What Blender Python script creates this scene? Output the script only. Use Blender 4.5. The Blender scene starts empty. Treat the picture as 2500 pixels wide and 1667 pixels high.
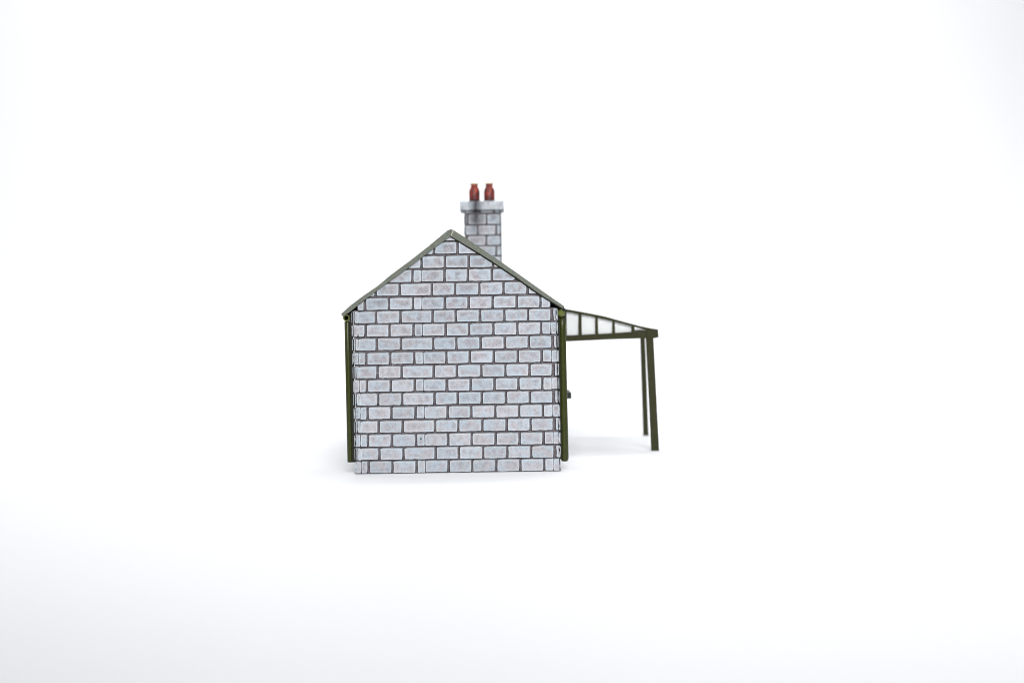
import bpy, bmesh, math, random
from mathutils import Vector, noise
R = random.Random(7)

# ------------------------------------------------------------------ units
# The model is measured in gable units: 1 u = 0.13 mm on the table.
K = 0.00013
FPX = 3472.0                      # 50 mm lens on 36 mm sensor
D = FPX * K                       # camera to gable plane
ROLL = 0.015
HX, HY, GY = 1250.0, 795.2, 1151.2
CAMZ = (GY - HY) * K
YW = lambda r: D * (1 / r - 1)    # depth of a plane seen at scale r
def der(x, y):                    # level the measured coordinates
    return (1250 + (x - 1250) - (y - 833.5) * ROLL, 833.5 + (y - 833.5) + (x - 1250) * ROLL)
def W(x, y, r=1.0):               # measured point -> (X, Z) at the plane with scale r
    x, y = der(x, y)
    return ((x - HX) * K / r, CAMZ + (HY - y) * K / r)
BASE = Vector(((1116 - HX) * K, 0.0975, 0.0))

scene = bpy.context.scene
col = scene.collection
LEN = 1500 * K                    # house length

# ------------------------------------------------------------------ helpers
def link(o, parent=None):
    col.objects.link(o)
    if parent is not None:
        o.parent = parent
    return o

def obj(name, bm, mat, parent=None, smooth=False, loc=BASE):
    bmesh.ops.recalc_face_normals(bm, faces=bm.faces)
    for v in bm.verts:
        v.co -= loc
    me = bpy.data.meshes.new(name)
    bm.to_mesh(me); bm.free()
    for p in me.polygons:
        p.use_smooth = smooth
    for m in (mat if isinstance(mat, (list, tuple)) else [mat]):
        me.materials.append(m)
    return link(bpy.data.objects.new(name, me), parent)

def prism(bm, pts, y0, y1, bev=0.0, seg=2):
    """pts: list of (X,Z); extruded between the depths y0 and y1"""
    a = [bm.verts.new((p[0], y0, p[1])) for p in pts]
    b = [bm.verts.new((p[0], y1, p[1])) for p in pts]
    n = len(pts); fs = []
    fs.append(bm.faces.new(a)); fs.append(bm.faces.new(b[::-1]))
    for i in range(n):
        fs.append(bm.faces.new((a[i], b[i], b[(i + 1) % n], a[(i + 1) % n])))
    bmesh.ops.recalc_face_normals(bm, faces=fs)
    if bev > 0:
        es = {e for f in fs for e in f.edges}
        bmesh.ops.bevel(bm, geom=list(es), offset=bev, segments=seg, profile=0.5, affect='EDGES')

def box(bm, x0, x1, y0, y1, z0, z1, bev=0.0):
    prism(bm, [(x0, z0), (x1, z0), (x1, z1), (x0, z1)], y0, y1, bev)

def lathe(bm, cx, cy, prof, n=28, close_bottom=True, close_top=True, squash=1.0):
    rings = []
    for r, z in prof:
        rings.append([bm.verts.new((cx + r * math.cos(2 * math.pi * i / n), cy + squash * r * math.sin(2 * math.pi * i / n), z)) for i in range(n)])
    for a, b in zip(rings, rings[1:]):
        for i in range(n):
            bm.faces.new((a[i], a[(i + 1) % n], b[(i + 1) % n], b[i]))
    if close_bottom: bm.faces.new(rings[0][::-1])
    if close_top: bm.faces.new(rings[-1])

# ------------------------------------------------------------------ materials
def newmat(name):
    m = bpy.data.materials.new(name); m.use_nodes = True
    nt = m.node_tree
    return m, nt, nt.nodes, nt.links, nt.nodes['Principled BSDF']

def pxco(N, L, sx=1, sy=1, sz=1):
    tc = N.new('ShaderNodeTexCoord'); mp = N.new('ShaderNodeMapping')
    mp.inputs['Scale'].default_value = (sx / K, sy / K, sz / K)
    L.new(tc.outputs['Object'], mp.inputs['Vector'])
    return mp.outputs['Vector']

def nz(N, L, vec, scale, detail=3, rough=0.6):
    n = N.new('ShaderNodeTexNoise'); n.inputs['Scale'].default_value = scale
    n.inputs['Detail'].default_value = detail; n.inputs['Roughness'].default_value = rough
    L.new(vec, n.inputs['Vector']); return n.outputs['Fac']

def ramp(N, L, fac, stops):
    r = N.new('ShaderNodeValToRGB'); e = r.color_ramp.elements
    while len(e) < len(stops): e.new(0.5)
    for el, (p, c) in zip(e, stops):
        el.position = p; el.color = (*c, 1) if len(c) == 3 else c
    L.new(fac, r.inputs['Fac']); return r.outputs['Color']

def mix(N, L, fac, a, b, typ='MIX'):
    m = N.new('ShaderNodeMix'); m.data_type = 'RGBA'; m.blend_type = typ
    for s, v in ((m.inputs[0], fac), (m.inputs[6], a), (m.inputs[7], b)):
        if hasattr(v, 'is_linked'): L.new(v, s)
        elif isinstance(v, (int, float)): s.default_value = v
        else: s.default_value = (*v, 1)
    return m.outputs[2]

def math_(N, L, op, a, b=None, clamp=False):
    m = N.new('ShaderNodeMath'); m.operation = op; m.use_clamp = clamp
    for s, v in zip(m.inputs, (a, b)):
        if v is None: continue
        if hasattr(v, 'is_linked'): L.new(v, s)
        else: s.default_value = v
    return m.outputs[0]

def bump(N, L, B, h, dist, strength=1.0):
    b = N.new('ShaderNodeBump'); b.inputs['Distance'].default_value = dist * K
    b.inputs['Strength'].default_value = strength
    L.new(h, b.inputs['Height']); L.new(b.outputs['Normal'], B.inputs['Normal'])

def srgb(r, g, b):
    f = lambda c: (c / 255 / 12.92) if c / 255 <= 0.04045 else ((c / 255 + 0.055) / 1.055) ** 2.4
    return (f(r), f(g), f(b))

def brick_material(name, soot=False, lighten=1.0):
    m, nt, N, L, B = newmat(name)
    at = N.new('ShaderNodeAttribute'); at.attribute_name = 'tone'
    sep = N.new('ShaderNodeSeparateColor'); L.new(at.outputs['Color'], sep.inputs[0])
    inner, rnd, side = sep.outputs[0], sep.outputs[1], sep.outputs[2]
    vec = pxco(N, L)
    big = nz(N, L, vec, 0.03, 2)
    mid = nz(N, L, vec, 0.06, 4, 0.6)
    fine = nz(N, L, vec, 0.45, 3, 0.7)
    # blue grey <-> warm grey drybrush
    f = math_(N, L, 'ADD', math_(N, L, 'MULTIPLY', math_(N, L, 'ADD', mid, big), 0.46), math_(N, L, 'ADD', math_(N, L, 'MULTIPLY', rnd, 0.06), math_(N, L, 'MULTIPLY', inner, 0.06)))
    c = ramp(N, L, f, [(0.40, srgb(177, 189, 200)), (0.51, srgb(183, 188, 196)), (0.62, srgb(188, 185, 190))])
    # darker worn blotches, mostly away from the brick's edges
    sp = N.new('ShaderNodeMapping'); sp.inputs['Location'].default_value = (31, 7, 12); L.new(vec, sp.inputs['Vector'])
    blot = nz(N, L, sp.outputs[0], 0.075, 5, 0.7)
    bf = math_(N, L, 'MULTIPLY', ramp(N, L, blot, [(0.46, (0, 0, 0)), (0.66, (1, 1, 1))]), math_(N, L, 'ADD', math_(N, L, 'MULTIPLY', inner, 0.28), 0.22))
    c = mix(N, L, bf, c, srgb(122, 127, 136))
    # drybrushed pale rim just inside the arris
    rim = math_(N, L, 'SUBTRACT', 1.0, math_(N, L, 'MULTIPLY', inner, 3.2), True)
    c = mix(N, L, math_(N, L, 'MULTIPLY', math_(N, L, 'MULTIPLY', rim, 0.75), ramp(N, L, fine, [(0.3, (.35, .35, .35)), (0.55, (1, 1, 1))])), c, srgb(211, 219, 224))
    # diagonal print hatching, strongest high on the gable
    w = N.new('ShaderNodeTexWave'); w.bands_direction = 'DIAGONAL'; w.inputs['Scale'].default_value = 0.19
    w.inputs['Distortion'].default_value = 1.6; w.inputs['Detail'].default_value = 1
    fl = N.new('ShaderNodeMapping'); fl.inputs['Scale'].default_value = (1, 0, 1); L.new(vec, fl.inputs['Vector'])
    L.new(fl.outputs[0], w.inputs['Vector'])
    sxyz = N.new('ShaderNodeSeparateXYZ'); L.new(vec, sxyz.inputs[0])
    hi = N.new('ShaderNodeMapRange'); hi.inputs['From Min'].default_value = 60; hi.inputs['From Max'].default_value = 480
    hi.inputs['To Min'].default_value = 0.35; hi.inputs['To Max'].default_value = 1.0; L.new(sxyz.outputs[2], hi.inputs['Value'])
    hf = math_(N, L, 'MULTIPLY', math_(N, L, 'MULTIPLY', w.outputs['Fac'], inner), hi.outputs[0])
    hf = math_(N, L, 'MULTIPLY', hf, ramp(N, L, mid, [(0.44, (0.12, 0.12, 0.12)), (0.6, (.85, .85, .85))]))
    c = mix(N, L, hf, c, srgb(100, 97, 102))
    # brick to brick value and grain
    v = N.new('ShaderNodeHueSaturation'); L.new(c, v.inputs['Color'])
    val = math_(N, L, 'ADD', math_(N, L, 'MULTIPLY', rnd, 0.12), math_(N, L, 'ADD', math_(N, L, 'MULTIPLY', fine, 0.60), 0.47 * lighten))
    L.new(val, v.inputs['Value']); v.inputs['Saturation'].default_value = 1.0
    c = v.outputs[0]
    # dark wash on the brick's flanks, with joint shade painted in
    wash_shade = math_(N, L, 'MULTIPLY', side, 1.0, True)
    c = mix(N, L, wash_shade, c, srgb(22, 18, 26))
    if soot:
        st = N.new('ShaderNodeMapRange'); st.inputs['From Min'].default_value = 9; st.inputs['From Max'].default_value = 34
        st.inputs['To Min'].default_value = 1; st.inputs['To Max'].default_value = 0
        dx = math_(N, L, 'ABSOLUTE', math_(N, L, 'ADD', sxyz.outputs[0], -26.0))
        L.new(math_(N, L, 'ADD', dx, math_(N, L, 'MULTIPLY', mid, 14)), st.inputs['Value'])
        hh = N.new('ShaderNodeMapRange'); hh.inputs['From Min'].default_value = 615; hh.inputs['From Max'].default_value = 705; L.new(sxyz.outputs[2], hh.inputs['Value'])
        sf = math_(N, L, 'MULTIPLY', st.outputs[0], hh.outputs[0], True)
        c = mix(N, L, math_(N, L, 'MULTIPLY', sf, 0.95), c, srgb(38, 36, 46))
        h2 = N.new('ShaderNodeMapRange'); h2.inputs['From Min'].default_value = 645; h2.inputs['From Max'].default_value = 710; L.new(sxyz.outputs[2], h2.inputs['Value'])
        s2 = math_(N, L, 'MULTIPLY', h2.outputs[0], ramp(N, L, blot, [(0.4, (0, 0, 0)), (0.62, (1, 1, 1))]))
        c = mix(N, L, math_(N, L, 'MULTIPLY', s2, 0.45), c, srgb(76, 74, 84))
    L.new(c, B.inputs['Base Color'])
    B.inputs['Roughness'].default_value = 0.62
    B.inputs['Specular IOR Level'].default_value = 0.3
    hgt = math_(N, L, 'ADD', math_(N, L, 'MULTIPLY', fine, 1.0), math_(N, L, 'MULTIPLY', math_(N, L, 'MULTIPLY', w.outputs['Fac'], inner), 0.5))
    bump(N, L, B, hgt, 1.2, 0.6)
    return m

def mortar_material():
    m, nt, N, L, B = newmat('mortar_wash')
    vec = pxco(N, L)
    c = ramp(N, L, nz(N, L, vec, 0.25, 4, 0.7), [(0.3, srgb(48, 43, 47)), (0.52, srgb(86, 79, 83)), (0.70, srgb(122, 113, 115))])
    L.new(c, B.inputs['Base Color']); B.inputs['Roughness'].default_value = 0.7
    bump(N, L, B, nz(N, L, vec, 0.6, 2), 1.0, 0.5)
    return m

def paint_material(name, a, b, rough=0.45, scale=0.3, stretch=(1, 1, 1), bd=0.8, streak=None):
    m, nt, N, L, B = newmat(name)
    vec = pxco(N, L, *stretch)
    f = nz(N, L, vec, scale, 4, 0.7)
    c = ramp(N, L, f, [(0.32, a), (0.68, b)])
    if streak:
        g = nz(N, L, pxco(N, L), 0.9, 2, 0.8)
        c = mix(N, L, ramp(N, L, g, [(0.62, (0, 0, 0)), (0.72, (1, 1, 1))]), c, streak)
    L.new(c, B.inputs['Base Color']); B.inputs['Roughness'].default_value = rough
    B.inputs['Specular IOR Level'].default_value = 0.25 if rough > .4 else 0.3
    bump(N, L, B, nz(N, L, vec, scale * 2, 3), bd, 0.6)
    return m

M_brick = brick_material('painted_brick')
M_chim = brick_material('chimney_brick', soot=True, lighten=1.4)
M_mortar = mortar_material()
M_olive = paint_material('olive_gloss', srgb(34, 39, 5), srgb(52, 57, 14), 0.32, 0.2, (1, 1, 0.4), 0.5)
M_gutter = paint_material('gutter_olive', srgb(66, 74, 22), srgb(96, 102, 44), 0.3)
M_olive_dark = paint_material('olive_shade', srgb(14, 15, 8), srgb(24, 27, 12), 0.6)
M_canopy = paint_material('canopy_paint', srgb(37, 37, 17), srgb(52, 52, 28), 0.75, 0.3)
M_roofedge = paint_material('grey_green_card', srgb(82, 87, 79), srgb(114, 118, 109), 0.9, 0.35, (1, 1, 1), 1.2, srgb(160, 166, 152))
M_pale = paint_material('scuffed_edge', srgb(170, 172, 150), srgb(205, 205, 185), 0.7)
M_ledge = paint_material('dark_green_paint', srgb(20, 28, 21), srgb(32, 42, 32), 0.5)

def slate_material():
    m, nt, N, L, B = newmat('roof_slate')
    vec = pxco(N, L)
    s = N.new('ShaderNodeSeparateXYZ'); L.new(vec, s.inputs[0])
    cb = N.new('ShaderNodeCombineXYZ'); L.new(s.outputs[1], cb.inputs[0])
    L.new(math_(N, L, 'MULTIPLY', s.outputs[2], 1.4), cb.inputs[1])
    br = N.new('ShaderNodeTexBrick'); L.new(cb.outputs[0], br.inputs['Vector'])
    br.inputs['Scale'].default_value = 0.025; br.inputs['Mortar Size'].default_value = 0.02
    br.inputs['Color1'].default_value = (*srgb(92, 99, 96), 1); br.inputs['Color2'].default_value = (*srgb(112, 118, 112), 1)
    br.inputs['Mortar'].default_value = (*srgb(40, 42, 42), 1)
    L.new(br.outputs['Color'], B.inputs['Base Color']); B.inputs['Roughness'].default_value = 0.7
    bump(N, L, B, math_(N, L, 'SUBTRACT', 1.0, br.outputs['Fac']), 3, 1.0)
    return m
M_slate = slate_material()

def pot_material():
    m, nt, N, L, B = newmat('terracotta_pot')
    vec = pxco(N, L)
    c = ramp(N, L, nz(N, L, vec, 0.09, 4, 0.7), [(0.34, srgb(48, 16, 14)), (0.5, srgb(108, 28, 18)), (0.66, srgb(170, 58, 38))])
    s = N.new('ShaderNodeSeparateXYZ'); L.new(vec, s.inputs[0])
    def band(lo, hi):
        r = N.new('ShaderNodeMapRange'); r.inputs['From Min'].default_value = lo; r.inputs['From Max'].default_value = hi
        L.new(s.outputs[2], r.inputs['Value']); return r.outputs[0]
    zj = math_(N, L, 'ADD', s.outputs[2], math_(N, L, 'MULTIPLY', nz(N, L, vec, 0.12, 2), 14))
    r = N.new('ShaderNodeMapRange'); r.inputs['From Min'].default_value = 752; r.inputs['From Max'].default_value = 778
    L.new(zj, r.inputs['Value'])
    c = mix(N, L, math_(N, L, 'SUBTRACT', 1.0, r.outputs[0]), c, srgb(34, 16, 22))
    L.new(c, B.inputs['Base Color']); B.inputs['Roughness'].default_value = 0.38
    bump(N, L, B, nz(N, L, vec, 0.3, 3), 1.2, 0.7)
    return m
M_pot = pot_material()
M_cream = paint_material('cream_rim', srgb(214, 196, 150), srgb(236, 222, 182), 0.6)

def sheet_material():
    m, nt, N, L, B = newmat('frosted_sheet')
    vec = pxco(N, L)
    c = ramp(N, L, nz(N, L, vec, 0.05, 2), [(0.3, srgb(232, 236, 235)), (0.7, srgb(242, 244, 243))])
    L.new(c, B.inputs['Base Color']); B.inputs['Roughness'].default_value = 0.45
    tr = N.new('ShaderNodeBsdfTranslucent'); tr.inputs['Color'].default_value = (1, 1, 1, 1)
    mx = N.new('ShaderNodeMixShader'); mx.inputs[0].default_value = 0.6
    L.new(B.outputs[0], mx.inputs[1]); L.new(tr.outputs[0], mx.inputs[2]); L.new(mx.outputs[0], N['Material Output'].inputs[0])
    return m
M_sheet = sheet_material()

def backdrop_material():
    m, nt, N, L, B = newmat('white_paper')
    tc = N.new('ShaderNodeTexCoord')
    n = N.new('ShaderNodeTexNoise'); n.inputs['Scale'].default_value = 6; n.inputs['Detail'].default_value = 3
    L.new(tc.outputs['Object'], n.inputs['Vector'])
    c = ramp(N, L, n.outputs['Fac'], [(0.3, (0.83, 0.84, 0.86)), (0.7, (0.85, 0.86, 0.875))])
    L.new(c, B.inputs['Base Color']); B.inputs['Roughness'].default_value = 0.55
    B.inputs['Specular IOR Level'].default_value = 0.3
    return m
M_paper = backdrop_material()

# ------------------------------------------------------------------ bricks
def wob(x, y, s): return noise.noise(Vector((x * 0.13 + s * 17.3, y * 0.13 - s * 5.1, s * 3.7)))

def brick(bm, lay, x0, x1, z0, z1, fmap, relief=4.4, rad=1.6, jit=0.5, seed=0.0, flat=False):
    """one raised brick: rounded, slightly irregular outline.  x,z in units; fmap(x,z,h)->world"""
    w, h = x1 - x0, z1 - z0
    if w < 2.5: return
    rad = min(rad, w * 0.35)
    out = []
    n = 3
    for (cx, cz, a0) in ((x1 - rad, z1 - rad, 0), (x0 + rad, z1 - rad, 90), (x0 + rad, z0 + rad, 180), (x1 - rad, z0 + rad, 270)):
        for i in range(n):
            a = math.radians(a0 + 90 * i / (n - 1))
            out.append((cx + rad * math.cos(a), cz + rad * math.sin(a)))
    # subdivide long sides for a hand made edge
    pts = []
    for i, p in enumerate(out):
        q = out[(i + 1) % len(out)]
        d = math.hypot(q[0] - p[0], q[1] - p[1]); k = max(1, int(d / 7))
        for j in range(k):
            pts.append((p[0] + (q[0] - p[0]) * j / k, p[1] + (q[1] - p[1]) * j / k))
    cx, cz = (x0 + x1) / 2, (z0 + z1) / 2
    rnd = R.random()
    ex = R.uniform(-.35, .35); 
    rings = []
    for inset, hh, inn, side in ((-1.2, 0.0, 0, 1.0), (0.0, relief * .6, 0, 1.0), (0.6, relief, 0.0, 0.0), (3.4, relief * 0.97, 0.35, 0.0), (min(8.5, h * .3, w * .3), relief * 0.93, 1.0, 0.0)):
        ring = []
        for (px, pz) in pts:
            dx = max(-1, min(1, (px - cx) / (w / 2))); dz = max(-1, min(1, (pz - cz) / (h / 2)))
            fx = max(w / 2 - inset, .3) / (w / 2); fz = max(h / 2 - inset, .3) / (h / 2)
            qx = cx + (px - cx) * fx + ex; qz = cz + (pz - cz) * fz
            j = jit if inset < 3 else 0.1
            qx += wob(px, pz, seed + 1) * 2 * j; qz += wob(px, pz, seed + 9) * 2 * j
            v = bm.verts.new(fmap(qx, qz, hh + (0.5 * wob(px * .5, pz * .5, seed + 4) if hh > 0 else 0)))
            # wash with painted shade, darkest on the left and lower flanks
            shade_pool = 1.0 if (dx < -0.9 or dz < -0.8) else 0.45
            v[lay] = (inn, rnd, side * shade_pool, 1)
            ring.append(v)
        rings.append(ring)
    m = len(pts)
    for a, b in zip(rings, rings[1:]):
        for i in range(m):
            f = bm.faces.new((a[i], a[(i + 1) % m], b[(i + 1) % m], b[i])); f.material_index = 0
    f = bm.faces.new(rings[-1]); f.material_index = 0

def newbm():
    bm = bmesh.new()
    return bm, bm.verts.layers.float_color.new('tone')

def slab_faces(bm, lay, pts, y0, y1, mi=1, bev=0.0):
    nb = set(bm.faces)
    prism(bm, pts, y0, y1, bev)
    for f in bm.faces:
        if f not in nb:
            f.material_index = mi
    for v in bm.verts:
        pass

# levelled gable coordinates -> world.  (x in levelled px, z up from the table in units)
def gx(x): return (x - HX) * K
HGT = [1122.9, 1091, 1058.2, 1024.9, 991.4, 958, 925.3, 891.8, 858.3, 824, 790.6, 757.9, 725.6, 691.7, 658.8, 625.3, 591.8, 558.6]
rows = [(GY - (y - 2.1 + 28.2), GY - (y - 2.1)) for y in HGT]        # (z0, z1) of each course
def shear(z): return -2.6 * (z - 45) / 330.0
A = [894.7, 952.9, 1011.6, 1089.9, 1147.2, 1205.9, 1264.4, 1322.6]
Bj = [921.2, 980.0, 1058.5, 1115.3, 1174.3, 1233.3, 1291.7]
def seams(i):
    if i == 15: return [985, 1034.5, 1092, 1150, 1209, 1268]
    if i == 16: return [1007, 1066, 1123, 1180]
    if i == 17: return [1040, 1160]
    return A if i % 2 == 0 else Bj
G0, G1 = 877.0, 1346.5                     # gable panel between the two corner panels

root = bpy.data.objects.new('model_house', None)
root.empty_display_size = 0.01
root.location = BASE
link(root)
root['label'] = 'miniature grey brick house with gabled roof, red chimney pots and olive green canopy'
root['category'] = 'model house'

# slope lines of the roof (levelled): apex and eaves, middle of the verge board
def lv(x, y): return der(x, y)
apexL, eaveL = lv(1100, 569), lv(838, 768)
apexR, eaveR = lv(1100, 569), lv(1376, 750)

def cut_slopes(bm, drop=0.0):
    for (p, q, sgn) in ((apexL, eaveL, -1), (apexR, eaveR, 1)):
        P = Vector((gx(p[0]), 0, (GY - p[1] - drop) * K)); Q = Vector((gx(q[0]), 0, (GY - q[1] - drop) * K))
        d = (Q - P).normalized()
        nrm = Vector((-d.z, 0, d.x)); 
        if nrm.z < 0: nrm = -nrm
        bmesh.ops.bisect_plane(bm, geom=bm.verts[:] + bm.edges[:] + bm.faces[:], plane_co=P, plane_no=nrm, clear_outer=True)

def gable(name, front=True):
    bm, lay = newbm()
    y_of = (lambda h: -h * K) if front else (lambda h: LEN + h * K)
    for i, (z0, z1) in enumerate(rows):
        js = seams(i)
        edges = [G0 - 2.6] + js + ([G1 + 2.6] if i % 2 else [G1 + 1.2])
        if i % 2 and i < 13: edges[-1] = G1 + 1.0
        for a, b in zip(edges, edges[1:]):
            s = shear(z0)
            spans = [(a + 3.2, b - 2.6)]
            if abs(a - 1011.6) < .5 and i % 2 == 0 and i < 15:
                spans = [(a + 3.1, 1033.0), (1034.2, b - 2.9)]
            for (xa, xb) in spans:
                if b > G1: xb = G1 - .3
                if a < G0: xa = G0 + .3
                brick(bm, lay, xa + s, xb + s, z0 + .15 + R.uniform(-.45, .45), z1 - .05 + R.uniform(-.4, .4),
                      lambda x, z, h: Vector((gx(x), y_of(h), z * K)), seed=R.uniform(0, 90))
    cut_slopes(bm)
    # backing panel
    ap, el, er = apexL, eaveL, eaveR
    za = GY - ap[1] - 6
    zl = lambda x: za - (ap[0] - x) * (el[1] - ap[1]) / (ap[0] - el[0]) if x < ap[0] else za - (x - ap[0]) * (er[1] - ap[1]) / (er[0] - ap[0])
    s = shear(380)
    pts = [(gx(G0 + 1.5), 0.6 * K), (gx(G1 + .5), 0.6 * K), (gx(G1 + s), zl(G1 + s) * K), (gx(ap[0]), za * K), (gx(G0 + s), zl(G0 + s) * K)]
    if front: slab_faces(bm, lay, pts, 0, 22 * K)
    else: slab_faces(bm, lay, pts, LEN - 22 * K, LEN)
    return bm
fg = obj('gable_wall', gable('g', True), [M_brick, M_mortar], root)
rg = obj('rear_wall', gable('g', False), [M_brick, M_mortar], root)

# crumb of dark filler in one brick and stray print strings
bm = bmesh.new()
cx, cz = der(1027.3, 1070.5)
lathe_c = []
for ring, (rr, hh) in enumerate(((3.0, 3.6), (2.7, 4.4), (1.2, 4.9))):
    lathe_c.append([bm.verts.new((gx(cx + rr * math.cos(a * math.pi / 5)), -hh * K, (GY - cz + rr * math.sin(a * math.pi / 5)) * K)) for a in range(10)])
for a, b in zip(lathe_c, lathe_c[1:]):
    for i in range(10): bm.faces.new((a[i], a[(i + 1) % 10], b[(i + 1) % 10], b[i]))
bm.faces.new(lathe_c[-1])
obj('peg_hole', bm, paint_material('teal_dot', srgb(62, 92, 98), srgb(84, 112, 118)), fg)

def strand(bm, pts, r=0.45):
    vs = []
    for (x, y) in pts:
        x, y = der(x, y)
        vs.append([bm.verts.new((gx(x + r * math.cos(t)), -(5.2) * K + r * K * math.sin(t * 1.0), (GY - y + r * math.cos(t + .9)) * K)) for t in (0, 2.1, 4.2)])
    for a, b in zip(vs, vs[1:]):
        for i in range(3): bm.faces.new((a[i], a[(i + 1) % 3], b[(i + 1) % 3], b[i]))
M_fil = paint_material('white_filament', srgb(200, 200, 198), srgb(225, 225, 222))
for pts, r in (([(919.5, 910), (921, 909), (924, 909.5), (926.5, 912), (929.5, 911), (931, 915)], .45), ([(936, 922), (935, 925), (933.5, 927.5)], .4),
               ([(957, 892), (958.5, 890), (960, 888.5)], .5), ([(1163, 787), (1165, 787.6), (1168, 786.5)], .6),
               ([(1268, 717), (1272, 720), (1276, 716), (1281, 720), (1285, 717)], .4), ([(1046, 992), (1047, 989), (1048, 987)], .4)):
    bm = bmesh.new(); strand(bm, pts, r); obj('stray_filament', bm, M_fil, fg)

# side walls: their end grain makes the corners of the gable view
def side_wall(name, left):
    bm, lay = newbm()
    z_top = 12
    if left: xi, xo, sg = G0, 866.0, -1
    else: xi, xo, sg = G1, 1359.5, 1
    cols = 26
    for i, (z0, z1) in enumerate(rows[:z_top]):
        s = shear(z0)
        # bricks along the outside
        off = 0 if i % 2 == 0 else 29
        yb = [0.0] + [off + 58.5 * c for c in range(1 if off == 0 else 0, cols + 1) if 0 < off + 58.5 * c < 1495] + [1500.0]
        for a, b in zip(yb, yb[1:]):
            a0 = a - 3.2 if a == 0 else a + 2.7
            b0 = b + 3.2 if b == 1500 else b - 2.7
            brick(bm, lay, a0, b0, z0, z1, (lambda y, z, h, s=s: Vector((gx(xo + s + sg * h), y * K, z * K))), relief=4.6, seed=R.uniform(0, 90))
        # end grain on the gable face and on the rear
        for front in (True, False):
            yf = (lambda h: -h * K) if front else (lambda h: LEN + h * K)
            if i % 2 == 0: xa, xb = sorted((xi + sg * .5, xo + sg * 3.2))
            elif left: xa, xb = xo + 3.6, xi + 0.6
            else: xa, xb = xi + 7.5, xo + 3.4
            f = lambda x, z, h: Vector((gx(x), yf(h), z * K))
            brick(bm, lay, xa + s, xb + s, z0, z1, f, relief=3.9 if i % 2 == 0 else 3.4, jit=.8, seed=R.uniform(0, 90))
            if left and i % 2:
                brick(bm, lay, xo - 4 + s, xo + 2.2 + s, z0, z1, f, relief=2.0, jit=.3, seed=R.uniform(0, 90))
    s = shear(380)
    x0, x1 = sorted((xi, xo))
    slab_faces(bm, lay, [(gx(x0 + 1), 0.3 * K), (gx(x1 + 1), 0.3 * K), (gx(x1 + s), 399 * K), (gx(x0 + s), 399 * K)], 0.4 * K, LEN - 0.4 * K)
    return obj(name, bm, [M_brick, M_mortar], root)
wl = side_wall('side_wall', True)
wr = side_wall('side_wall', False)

# ------------------------------------------------------------------ roof
def PX(lst, r=1.0): return [W(x, y, r) for x, y in lst]
yf, yb = -9 * K, LEN + 9 * K
left_out = [(832.8, 766.8), (853.5, 747.6), (888, 721.5), (922, 698.5), (954, 671.5), (1000, 637.5), (1043, 604), (1072, 580), (1091, 564.2), (1097, 561.2), (1101, 560.4)]
left_in = [(1099.6, 577.3), (1089, 585.5), (1062, 604.5), (1032, 627.7), (992, 657.5), (949, 688.5), (915.6, 713.4), (880, 740.5), (853, 762.5), (836.7, 772.5)]
bm = bmesh.new(); prism(bm, PX(left_out + left_in), yf, yb, 0.5 * K)
for f in bm.faces:
    f.material_index = 1 if (abs(f.normal.y) < .5 and f.normal.z > .3) else 0
roof = obj('roof', bm, [M_roofedge, M_slate], root)
right_out = [(1101.3, 560.5), (1106, 561.7), (1138, 582), (1170, 604.3), (1203.6, 626.6), (1250, 658.4), (1287, 684.6), (1323, 710.2), (1352, 730.5), (1375.8, 746.8)]
right_in = [(1374, 753.8), (1345, 735.8), (1315, 716.6), (1259.4, 677), (1221, 651.5), (1179.7, 625), (1150, 607), (1120.7, 589.6), (1100, 577.4)]
bm = bmesh.new(); prism(bm, PX(right_out + right_in), yf - .6 * K, yb, 0.5 * K)
for f in bm.faces:
    f.material_index = 1 if (abs(f.normal.y) < .5 and f.normal.z > .3) else 0
obj('roof_slope', bm, [M_roofedge, M_slate], roof)
# dark strip drawn as the roof's shadow under the right verge, pale scuff at the apex joint
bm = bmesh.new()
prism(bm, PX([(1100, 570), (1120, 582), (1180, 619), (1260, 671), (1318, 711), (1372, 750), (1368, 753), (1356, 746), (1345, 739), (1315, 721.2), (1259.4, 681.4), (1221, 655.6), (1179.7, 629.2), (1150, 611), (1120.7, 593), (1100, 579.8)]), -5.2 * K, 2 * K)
obj('verge_shade', bm, M_olive_dark, roof)
bm = bmesh.new()
prism(bm, PX([(1105.2, 562.6), (1107.2, 563.4), (1105.6, 568), (1103.4, 572), (1102.2, 576.4), (1100.6, 576.2), (1102.6, 570), (1104.6, 566.5)]), yf - 1.2 * K, yf)
obj('apex_scuff', bm, M_pale, roof)
# ridge line of thin capping behind the verge
bm = bmesh.new()
prism(bm, PX([(1088, 570.5), (1101, 561.6), (1116, 571.5), (1101, 576)]), 0, yb - 3 * K, .4 * K)
obj('ridge_cap', bm, M_slate, roof)

# ------------------------------------------------------------------ gutters and downpipes
def tube_y(bm, cx, cz, ro, ri, y0, y1, n=28, cap=False):
    def ring(r, y): return [bm.verts.new((cx + r * math.cos(2 * math.pi * i / n), y, cz + r * math.sin(2 * math.pi * i / n))) for i in range(n)]
    def q(a, b):
        for i in range(n): bm.faces.new((a[i], a[(i + 1) % n], b[(i + 1) % n], b[i]))
    o0, o1 = ring(ro, y0), ring(ro, y1)
    q(o0, o1)
    if cap:
        prev = o0
        for t in (25, 50, 72):
            rr = ro * math.cos(math.radians(t)); r = ring(rr, y0 - ro * .75 * math.sin(math.radians(t)))
            q(prev, r); prev = r
        bm.faces.new(prev)
        bm.faces.new(o1)
    else:
        i0, i1 = ring(ri, y0), ring(ri, y1)
        q(o0, i0); q(i0, i1); q(o1, i1)

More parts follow.
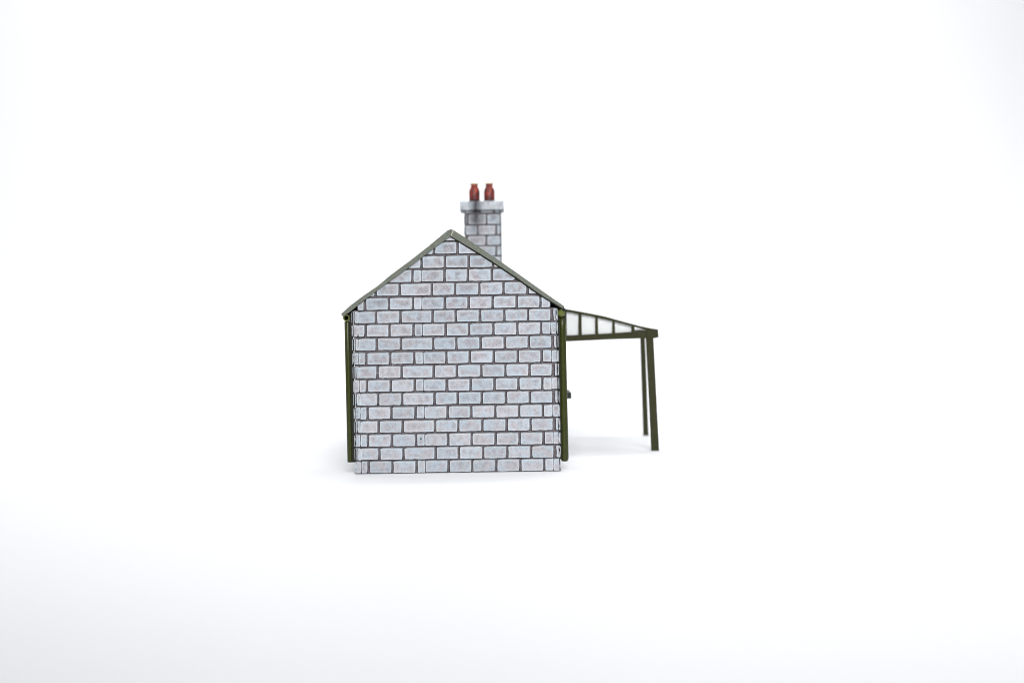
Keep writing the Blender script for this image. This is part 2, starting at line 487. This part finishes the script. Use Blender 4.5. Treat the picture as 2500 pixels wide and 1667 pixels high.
X, Z = W(845.6, 776.2)
bm = bmesh.new(); tube_y(bm, X, Z, 8.3 * K, 5.4 * K, -5 * K, LEN - 5 * K)
obj('gutter', bm, M_gutter, root, smooth=False)
X, Z = W(1369.8, 764.3)
bm = bmesh.new(); tube_y(bm, X, Z, 9.6 * K, 0, 2 * K, LEN - 5 * K, n=14, cap=True)
bx, bz = W(1381, 762)
obj('gutter', bm, M_gutter, root, smooth=False)
bm = bmesh.new(); prism(bm, PX([(1372, 749.5), (1376.5, 748), (1377.5, 753), (1381, 757), (1384, 757), (1378, 759), (1372, 756)]), -7 * K, 2 * K)
obj('gutter_bracket', bm, M_olive_dark, root)
bm = bmesh.new(); prism(bm, PX([(851, 767), (866, 761), (869, 762), (869, 768), (861, 771), (859, 786), (855, 786), (853, 771)]), 1 * K, 14 * K)
obj('gutter_bracket', bm, M_olive_dark, root)

def skew_pipe(bm, ptop, pbot, prof, ycen, sq=1.0, n=28):
    """prof: list of (t along, radius) from top 0 to bottom 1"""
    rings = []
    for t, r in prof:
        x = ptop[0] + (pbot[0] - ptop[0]) * t; y = ptop[1] + (pbot[1] - ptop[1]) * t
        Xc, Zc = W(x, y)
        rings.append([bm.verts.new((Xc + r * K * math.cos(2 * math.pi * i / n), ycen + sq * r * K * math.sin(2 * math.pi * i / n), Zc)) for i in range(n)])
    for a, b in zip(rings, rings[1:]):
        for i in range(n): bm.faces.new((a[i], a[(i + 1) % n], b[(i + 1) % n], b[i]))
    bm.faces.new(rings[0]); bm.faces.new(rings[-1])

# left: half round pipe with flat dark strips drawn as the shade between it and the wall
bm = bmesh.new()
skew_pipe(bm, (846.6, 784.5), (854.2, 1128.5), [(0, 6.8), (.004, 7.4), (.5, 7.5), (.996, 7.5), (1, 7.0)], 8 * K)
dp = obj('downpipe', bm, M_olive, root, smooth=True)
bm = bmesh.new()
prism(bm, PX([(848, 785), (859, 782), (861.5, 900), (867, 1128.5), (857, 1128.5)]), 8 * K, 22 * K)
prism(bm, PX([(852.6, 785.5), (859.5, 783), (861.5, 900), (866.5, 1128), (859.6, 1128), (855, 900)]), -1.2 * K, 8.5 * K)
obj('pipe_shade_strip', bm, M_olive_dark, dp)
# right: bulging round pipe, pointed at the top and broken off round at the foot
bm = bmesh.new()
skew_pipe(bm, (1371.5, 773.0), (1378.4, 1126), [(0, 1.6), (.006, 3.4), (.018, 5.6), (.035, 7.4), (.06, 8.8), (.1, 9.3), (.3, 9.2), (.6, 9.5), (.9, 9.8), (.975, 9.9), (.988, 9.2), (.996, 7.6), (1, 6.8)], 9 * K, 1.1)
dpr = obj('downpipe', bm, M_olive, root, smooth=True)
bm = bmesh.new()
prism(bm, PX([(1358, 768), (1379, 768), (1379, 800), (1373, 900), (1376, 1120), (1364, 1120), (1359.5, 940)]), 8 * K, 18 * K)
prism(bm, PX([(1362, 786), (1364.5, 783), (1366.5, 800), (1368, 940), (1371.8, 1121), (1366.5, 1121), (1364, 940), (1361.8, 800)]), -2.2 * K, 8.5 * K)  # dark strip drawn as the shaded left side of the pipe
obj('pipe_shade_strip', bm, M_olive_dark, dpr)

# ------------------------------------------------------------------ canopy
r1, r2 = 0.871, 0.766
Y1, Y2 = YW(r1), YW(r2)
bv = 0.5 * K
yr = Y2 + 60 * K
# roof sheet following the curved top rail
top = [(1376, 752.6), (1391, 755), (1442, 764.4), (1477, 771.4), (1513.8, 781.6), (1558.4, 793.8), (1588.7, 800.6), (1605, 803)]
bot = [(x, y + 3.2) for x, y in top][::-1]
bm = bmesh.new(); prism(bm, PX(top + bot, r1), Y1 + 2 * K, yr, 0.3 * K)
can = obj('canopy', bm, M_sheet, root)
bm = bmesh.new()
prism(bm, PX([(1376, 753.8), (1391, 756.3), (1442, 765.9), (1477, 773), (1513.8, 783.4), (1558.4, 795.4), (1588.7, 801.8), (1605.6, 804), (1605.6, 811), (1579, 806), (1539, 795.4), (1493, 783.4), (1442, 771.8), (1389, 762.4), (1376, 760.4)], r1), Y1 - 2 * K, Y1 + 12 * K, bv)
obj('top_rail', bm, M_canopy, can)
bm = bmesh.new()
prism(bm, PX([(1374, 819.6), (1493, 813.4), (1579, 807.6), (1582, 807.6), (1580, 825.6), (1493, 828.2), (1374, 834)], r1), Y1 - 3 * K, Y1 + 13 * K, bv)
obj('beam', bm, M_canopy, can)
bm = bmesh.new()
prism(bm, PX([(1579.5, 805.5), (1605.6, 804), (1607, 823.6), (1594, 825.9), (1579, 826.2)], r1), Y1 - 5 * K, Y1 + 16 * K, bv)
obj('corner_block', bm, M_canopy, can)
for (a, b, y0, y1) in ((1378, 1383, 760, 822), (1411.6, 1419.6, 765, 818.5), (1452.6, 1459.4, 773, 816.5), (1494.4, 1501, 782, 814.5), (1541, 1549, 794, 811.5)):
    bm = bmesh.new()
    c = (a + b) / 2; ww = b - a
    prism(bm, PX([(a + .3, y0), (b - .5, y0), (b - .2, (y0 + y1) / 2), (b + .4, y1), (a + .2, y1), (a, (y0 + y1) / 2)], r1), Y1, Y1 + 9 * K, bv)
    obj('bar', bm, M_canopy, can)
bm = bmesh.new()
prism(bm, PX([(1376, 757), (1391, 759.5), (1442, 769), (1493, 780), (1539, 792), (1546, 794), (1546, 813), (1493, 817), (1376, 823)], r1), Y1 + 9.5 * K, Y1 + 12 * K)
obj('glazing_panel', bm, M_sheet, can)
# long eaves beam and rear beam
xa, za = W(1590, 806, r1); xb, zb = W(1606, 822.5, r1)
bm = bmesh.new(); box(bm, xa, xb, Y1 + 16 * K, yr - 3 * K, zb, za, bv)
obj('eaves_beam', bm, M_canopy, can)
xw, zw = W(1372, 765, r1)
xw = gx(1363); zt = W(1376, 757, r1)[1]
bm = bmesh.new(); box(bm, xw, xw + 8 * K, Y1 - 3 * K, yr - 3 * K, zt - 16 * K, zt - 1 * K, bv)
obj('wall_plate', bm, M_canopy, can)
# posts (they lean towards the wall, foot outward)
def post(t0, t1, yt, b0, b1, yb_, r, Yc, dep):
    bm = bmesh.new()
    P = [W(t0, yt, r), W(t1, yt, r), W(b1, yb_, r), W(b0, yb_, r)]
    P[2] = (P[2][0], 0.0003 * K); P[3] = (P[3][0], 0.0003 * K)
    prism(bm, P, Yc, Yc + dep * K, bv)
    return obj('post', bm, M_canopy, can)
post(1577.3, 1594.6, 824, 1590.6, 1608.4, 1100.3, r1, Y1 - 2 * K, 19)
post(1562.4, 1574.4, 820, 1570.4, 1582.9, 1063.6, r2, Y2 - 2 * K, 16)
# far post needs to reach the eaves beam

# ------------------------------------------------------------------ window with deep ledge on the platform wall
r3 = 0.85; Y3 = YW(r3)
xo = gx(1362)
bm = bmesh.new()
for (a, b, c, d) in ((-95, 95, 318, 330), (-95, 95, 165, 177), (-95, -84, 177, 318), (84, 95, 177, 318), (-4, 4, 177, 318)):
    box(bm, xo, xo + 9 * K, Y3 + (100 + a) * K, Y3 + (100 + b) * K, c * K, d * K, bv)
win = obj('window', bm, M_ledge, root)
mglass, nt, N, L, B = newmat('dark_glass'); B.inputs['Base Color'].default_value = (.03, .035, .035, 1); B.inputs['Roughness'].default_value = .12
g = nz(N, L, pxco(N, L), .02); L.new(ramp(N, L, g, [(0.3, (.02, .025, .025)), (.7, (.05, .055, .05))]), B.inputs['Base Color'])
bm = bmesh.new(); box(bm, xo, xo + 6 * K, Y3 + 12 * K, Y3 + 188 * K, 172 * K, 322 * K)
obj('pane', bm, mglass, win)
bm = bmesh.new(); box(bm, xo, gx(1417.6), Y3, Y3 + 200 * K, 144 * K, 162 * K, 1.5 * K)
obj('window_ledge', bm, M_ledge, win)

# ------------------------------------------------------------------ chimney
r4 = 0.78; Y4 = YW(r4)
ch_dep = 110 * K
bm, lay = newbm()
yl = [522.4, 549.6, 575.1, 600.6, 626.0, 651.5, 677, 702.5]      # course joints
top_y = 513.5
def lvx(x, y): return der(x, y)
def cu(x, y):                                                     # measured -> levelled units at r4
    lx, ly = der(x, y); return (lx - HX) / r4 + HX, (CAMZ / K) + (HY - ly) / r4
courses = [(top_y, 521.4, [1170, 1205])]
cj = [[1141, 1187], [1165.7, 1211], [1140.2, 1186.6], [1163.5, 1211], [1140, 1186], [1163, 1211], [1140, 1186]]
for k in range(7): courses.append((yl[k], yl[k + 1], cj[k]))
XL, XR = cu(1135.6, 560)[0], cu(1220.6, 560)[0]
for (ya, ybt, js) in courses:
    _, z1 = cu(1178, ya + (.6 if ya == top_y else 2.0)); _, z0 = cu(1178, ybt - 2.0)
    ed = [XL - 2] + [cu(j, (ya + ybt) / 2)[0] for j in js] + [XR + 2]
    for a, b in zip(ed, ed[1:]):
        brick(bm, lay, a + 3.0, b - 3.0, z0, z1, lambda x, z, h: Vector((gx(x), Y4 - h * K, z * K)), relief=4.0, seed=R.uniform(0, 99))
        brick(bm, lay, a + 3.0, b - 3.0, z0, z1, lambda x, z, h: Vector((gx(x), Y4 + ch_dep + h * K, z * K)), relief=4.0, seed=R.uniform(0, 99))
    ys = [-2, 38, 80, 112] if js[0] < 1150 else [-2, 56, 112]
    for a, b in zip(ys, ys[1:]):
        brick(bm, lay, a + 3.0, b - 3.0, z0, z1, lambda y, z, h: Vector((gx(XR + h), Y4 + y * K, z * K)), relief=4.0, seed=R.uniform(0, 99))
        brick(bm, lay, a + 3.0, b - 3.0, z0, z1, lambda y, z, h: Vector((gx(XL - h), Y4 + y * K, z * K)), relief=4.0, seed=R.uniform(0, 99))
zt = cu(1178, top_y)[1]; zbm = cu(1178, 702)[1]
slab_faces(bm, lay, [(gx(XL), zbm * K), (gx(XR), zbm * K), (gx(XR), zt * K), (gx(XL), zt * K)], Y4, Y4 + ch_dep)
chim = obj('chimney', bm, [M_chim, M_mortar], root)
bm, lay = newbm()
c0 = cu(1121.8, 505); c1 = cu(1229.8, 505); zc1 = cu(1176, 492)[1]; zc0 = cu(1176, 513.4)[1]
ex = 15
prism(bm, [(gx(c0[0]), zc0 * K), (gx(c1[0]), zc0 * K), (gx(c1[0]), zc1 * K), (gx(c0[0]), zc1 * K)], Y4 - ex * K, Y4 + ch_dep + ex * K, 1.2 * K)
for v in bm.verts: v[lay] = (0.12, 0.9, 0, 1)
obj('chimney_cap', bm, M_chim, chim)
def pot(xc, yt, ybm, yc):
    bm = bmesh.new()
    X, ztop = cu(xc, yt); zb_ = cu(xc, ybm)[1]
    H = ztop - zb_
    prof = [(16.8, 0), (17.1, .12), (17.4, .30), (17.4, .54), (16.4, .64), (13.2, .75), (11.0, .82), (10.8, .86), (12.8, .92), (13.2, .945)]
    lathe(bm, gx(X), yc, [(r * K, (zb_ + t * H) * K) for r, t in prof], close_top=False)
    o = obj('chimney_pot', bm, M_pot, chim, smooth=True)
    bm = bmesh.new()
    lathe(bm, gx(X), yc, [(r * K, (zb_ + t * H) * K) for r, t in ((13.0, .945), (13.6, .955), (13.4, .995), (12.4, 1.0), (9.4, 1.0), (9.0, .8))], close_bottom=False, close_top=True)
    obj('rim', bm, M_cream, o, smooth=False)
pot(1156.6, 445.2, 492.6, Y4 + 30 * K)
pot(1193.2, 444.6, 491.8, Y4 + 30 * K)

# ------------------------------------------------------------------ setting
bm = bmesh.new()
prof = [(-1.6, 0.0), (-.5, 0.0), (0.0, 0.0), (0.25, 0.0)]
Rr = 0.5
for i in range(1, 25):
    a = math.pi / 2 * i / 24
    prof.append((0.25 + Rr * math.sin(a), Rr - Rr * math.cos(a)))
prof += [(0.75, 1.2), (0.75, 2.4)]
prev = None
for (y, z) in prof:
    cur = [bm.verts.new((x, y, z)) for x in (-2.4, 0, 2.4)]
    if prev:
        for i in range(2): bm.faces.new((prev[i], prev[i + 1], cur[i + 1], cur[i]))
    prev = cur
bd = obj('backdrop', bm, M_paper, None, smooth=True, loc=Vector((0, 0, 0)))
bd['kind'] = 'structure'
bd['label'] = 'seamless white paper sweep under and behind the model house'

# ------------------------------------------------------------------ light
w = bpy.data.worlds.new('World'); scene.world = w; w.use_nodes = True
bgn = w.node_tree.nodes['Background']; bgn.inputs[0].default_value = (0.93, 0.965, 1.0, 1); bgn.inputs[1].default_value = 0.20

def area(name, loc, target, sx, sy, power, colr=(1, 1, 1), spread=180):
    l = bpy.data.lights.new(name, 'AREA'); l.shape = 'RECTANGLE'; l.size = sx; l.size_y = sy; l.energy = power; l.color = colr; l.spread = math.radians(spread)
    o = bpy.data.objects.new(name, l); col.objects.link(o)
    o.location = loc
    o.rotation_euler = (Vector(target) - Vector(loc)).to_track_quat('-Z', 'Y').to_euler()
    return o
area('right_softbox', (0.58, -0.13, 0.42), (0.0, 0.03, 0.03), 0.34, 0.34, 0.2, (1.0, 0.99, 0.97), 110)
area('left_softbox', (-0.54, -0.13, 0.36), (0.04, 0.05, 0.03), 0.36, 0.36, 0.28, (0.99, 0.99, 0.98), 90)
area('front_softbox', (0.10, -0.72, 0.42), (0.07, 0.0, 0.06), 0.34, 0.26, 0.84, (1.0, 0.99, 0.99), 55)
area('overhead_softbox', (0.08, 0.14, 0.46), (0.08, 0.14, 0.0), 0.3, 0.3, 0.74, (0.99, 0.99, 1.0))
area('backdrop_light', (-0.05, 0.30, 0.68), (-0.05, 0.75, 0.18), 1.0, 0.25, 5.1, (0.99, 0.99, 1.0))

# ------------------------------------------------------------------ camera
cam = bpy.data.cameras.new('camera'); co = bpy.data.objects.new('camera', cam); col.objects.link(co)
cam.lens = FPX / 2500 * 36; cam.sensor_width = 36
co.location = (0, -D, CAMZ)
from mathutils import Matrix
co.rotation_euler = (Matrix.Rotation(math.radians(90), 3, 'X') @ Matrix.Rotation(-ROLL, 3, 'Z')).to_euler()
# lens shift: the horizon lies 38.3 px above the middle of the frame
cam.shift_y = -38.3 / 2500
cam.clip_start = 0.01; cam.clip_end = 20
cam.dof.use_dof = True; cam.dof.focus_distance = D; cam.dof.aperture_fstop = 13.0
scene.camera = co

scene.view_settings.view_transform = 'Standard'
scene.view_settings.look = 'None'
scene.view_settings.exposure = 0
scene.view_settings.gamma = 1
scene.render.resolution_x = 1024; scene.render.resolution_y = 682
scene.render.engine = 'CYCLES'
scene.cycles.pixel_filter_type = 'BLACKMAN_HARRIS'; scene.cycles.filter_width = 1.05
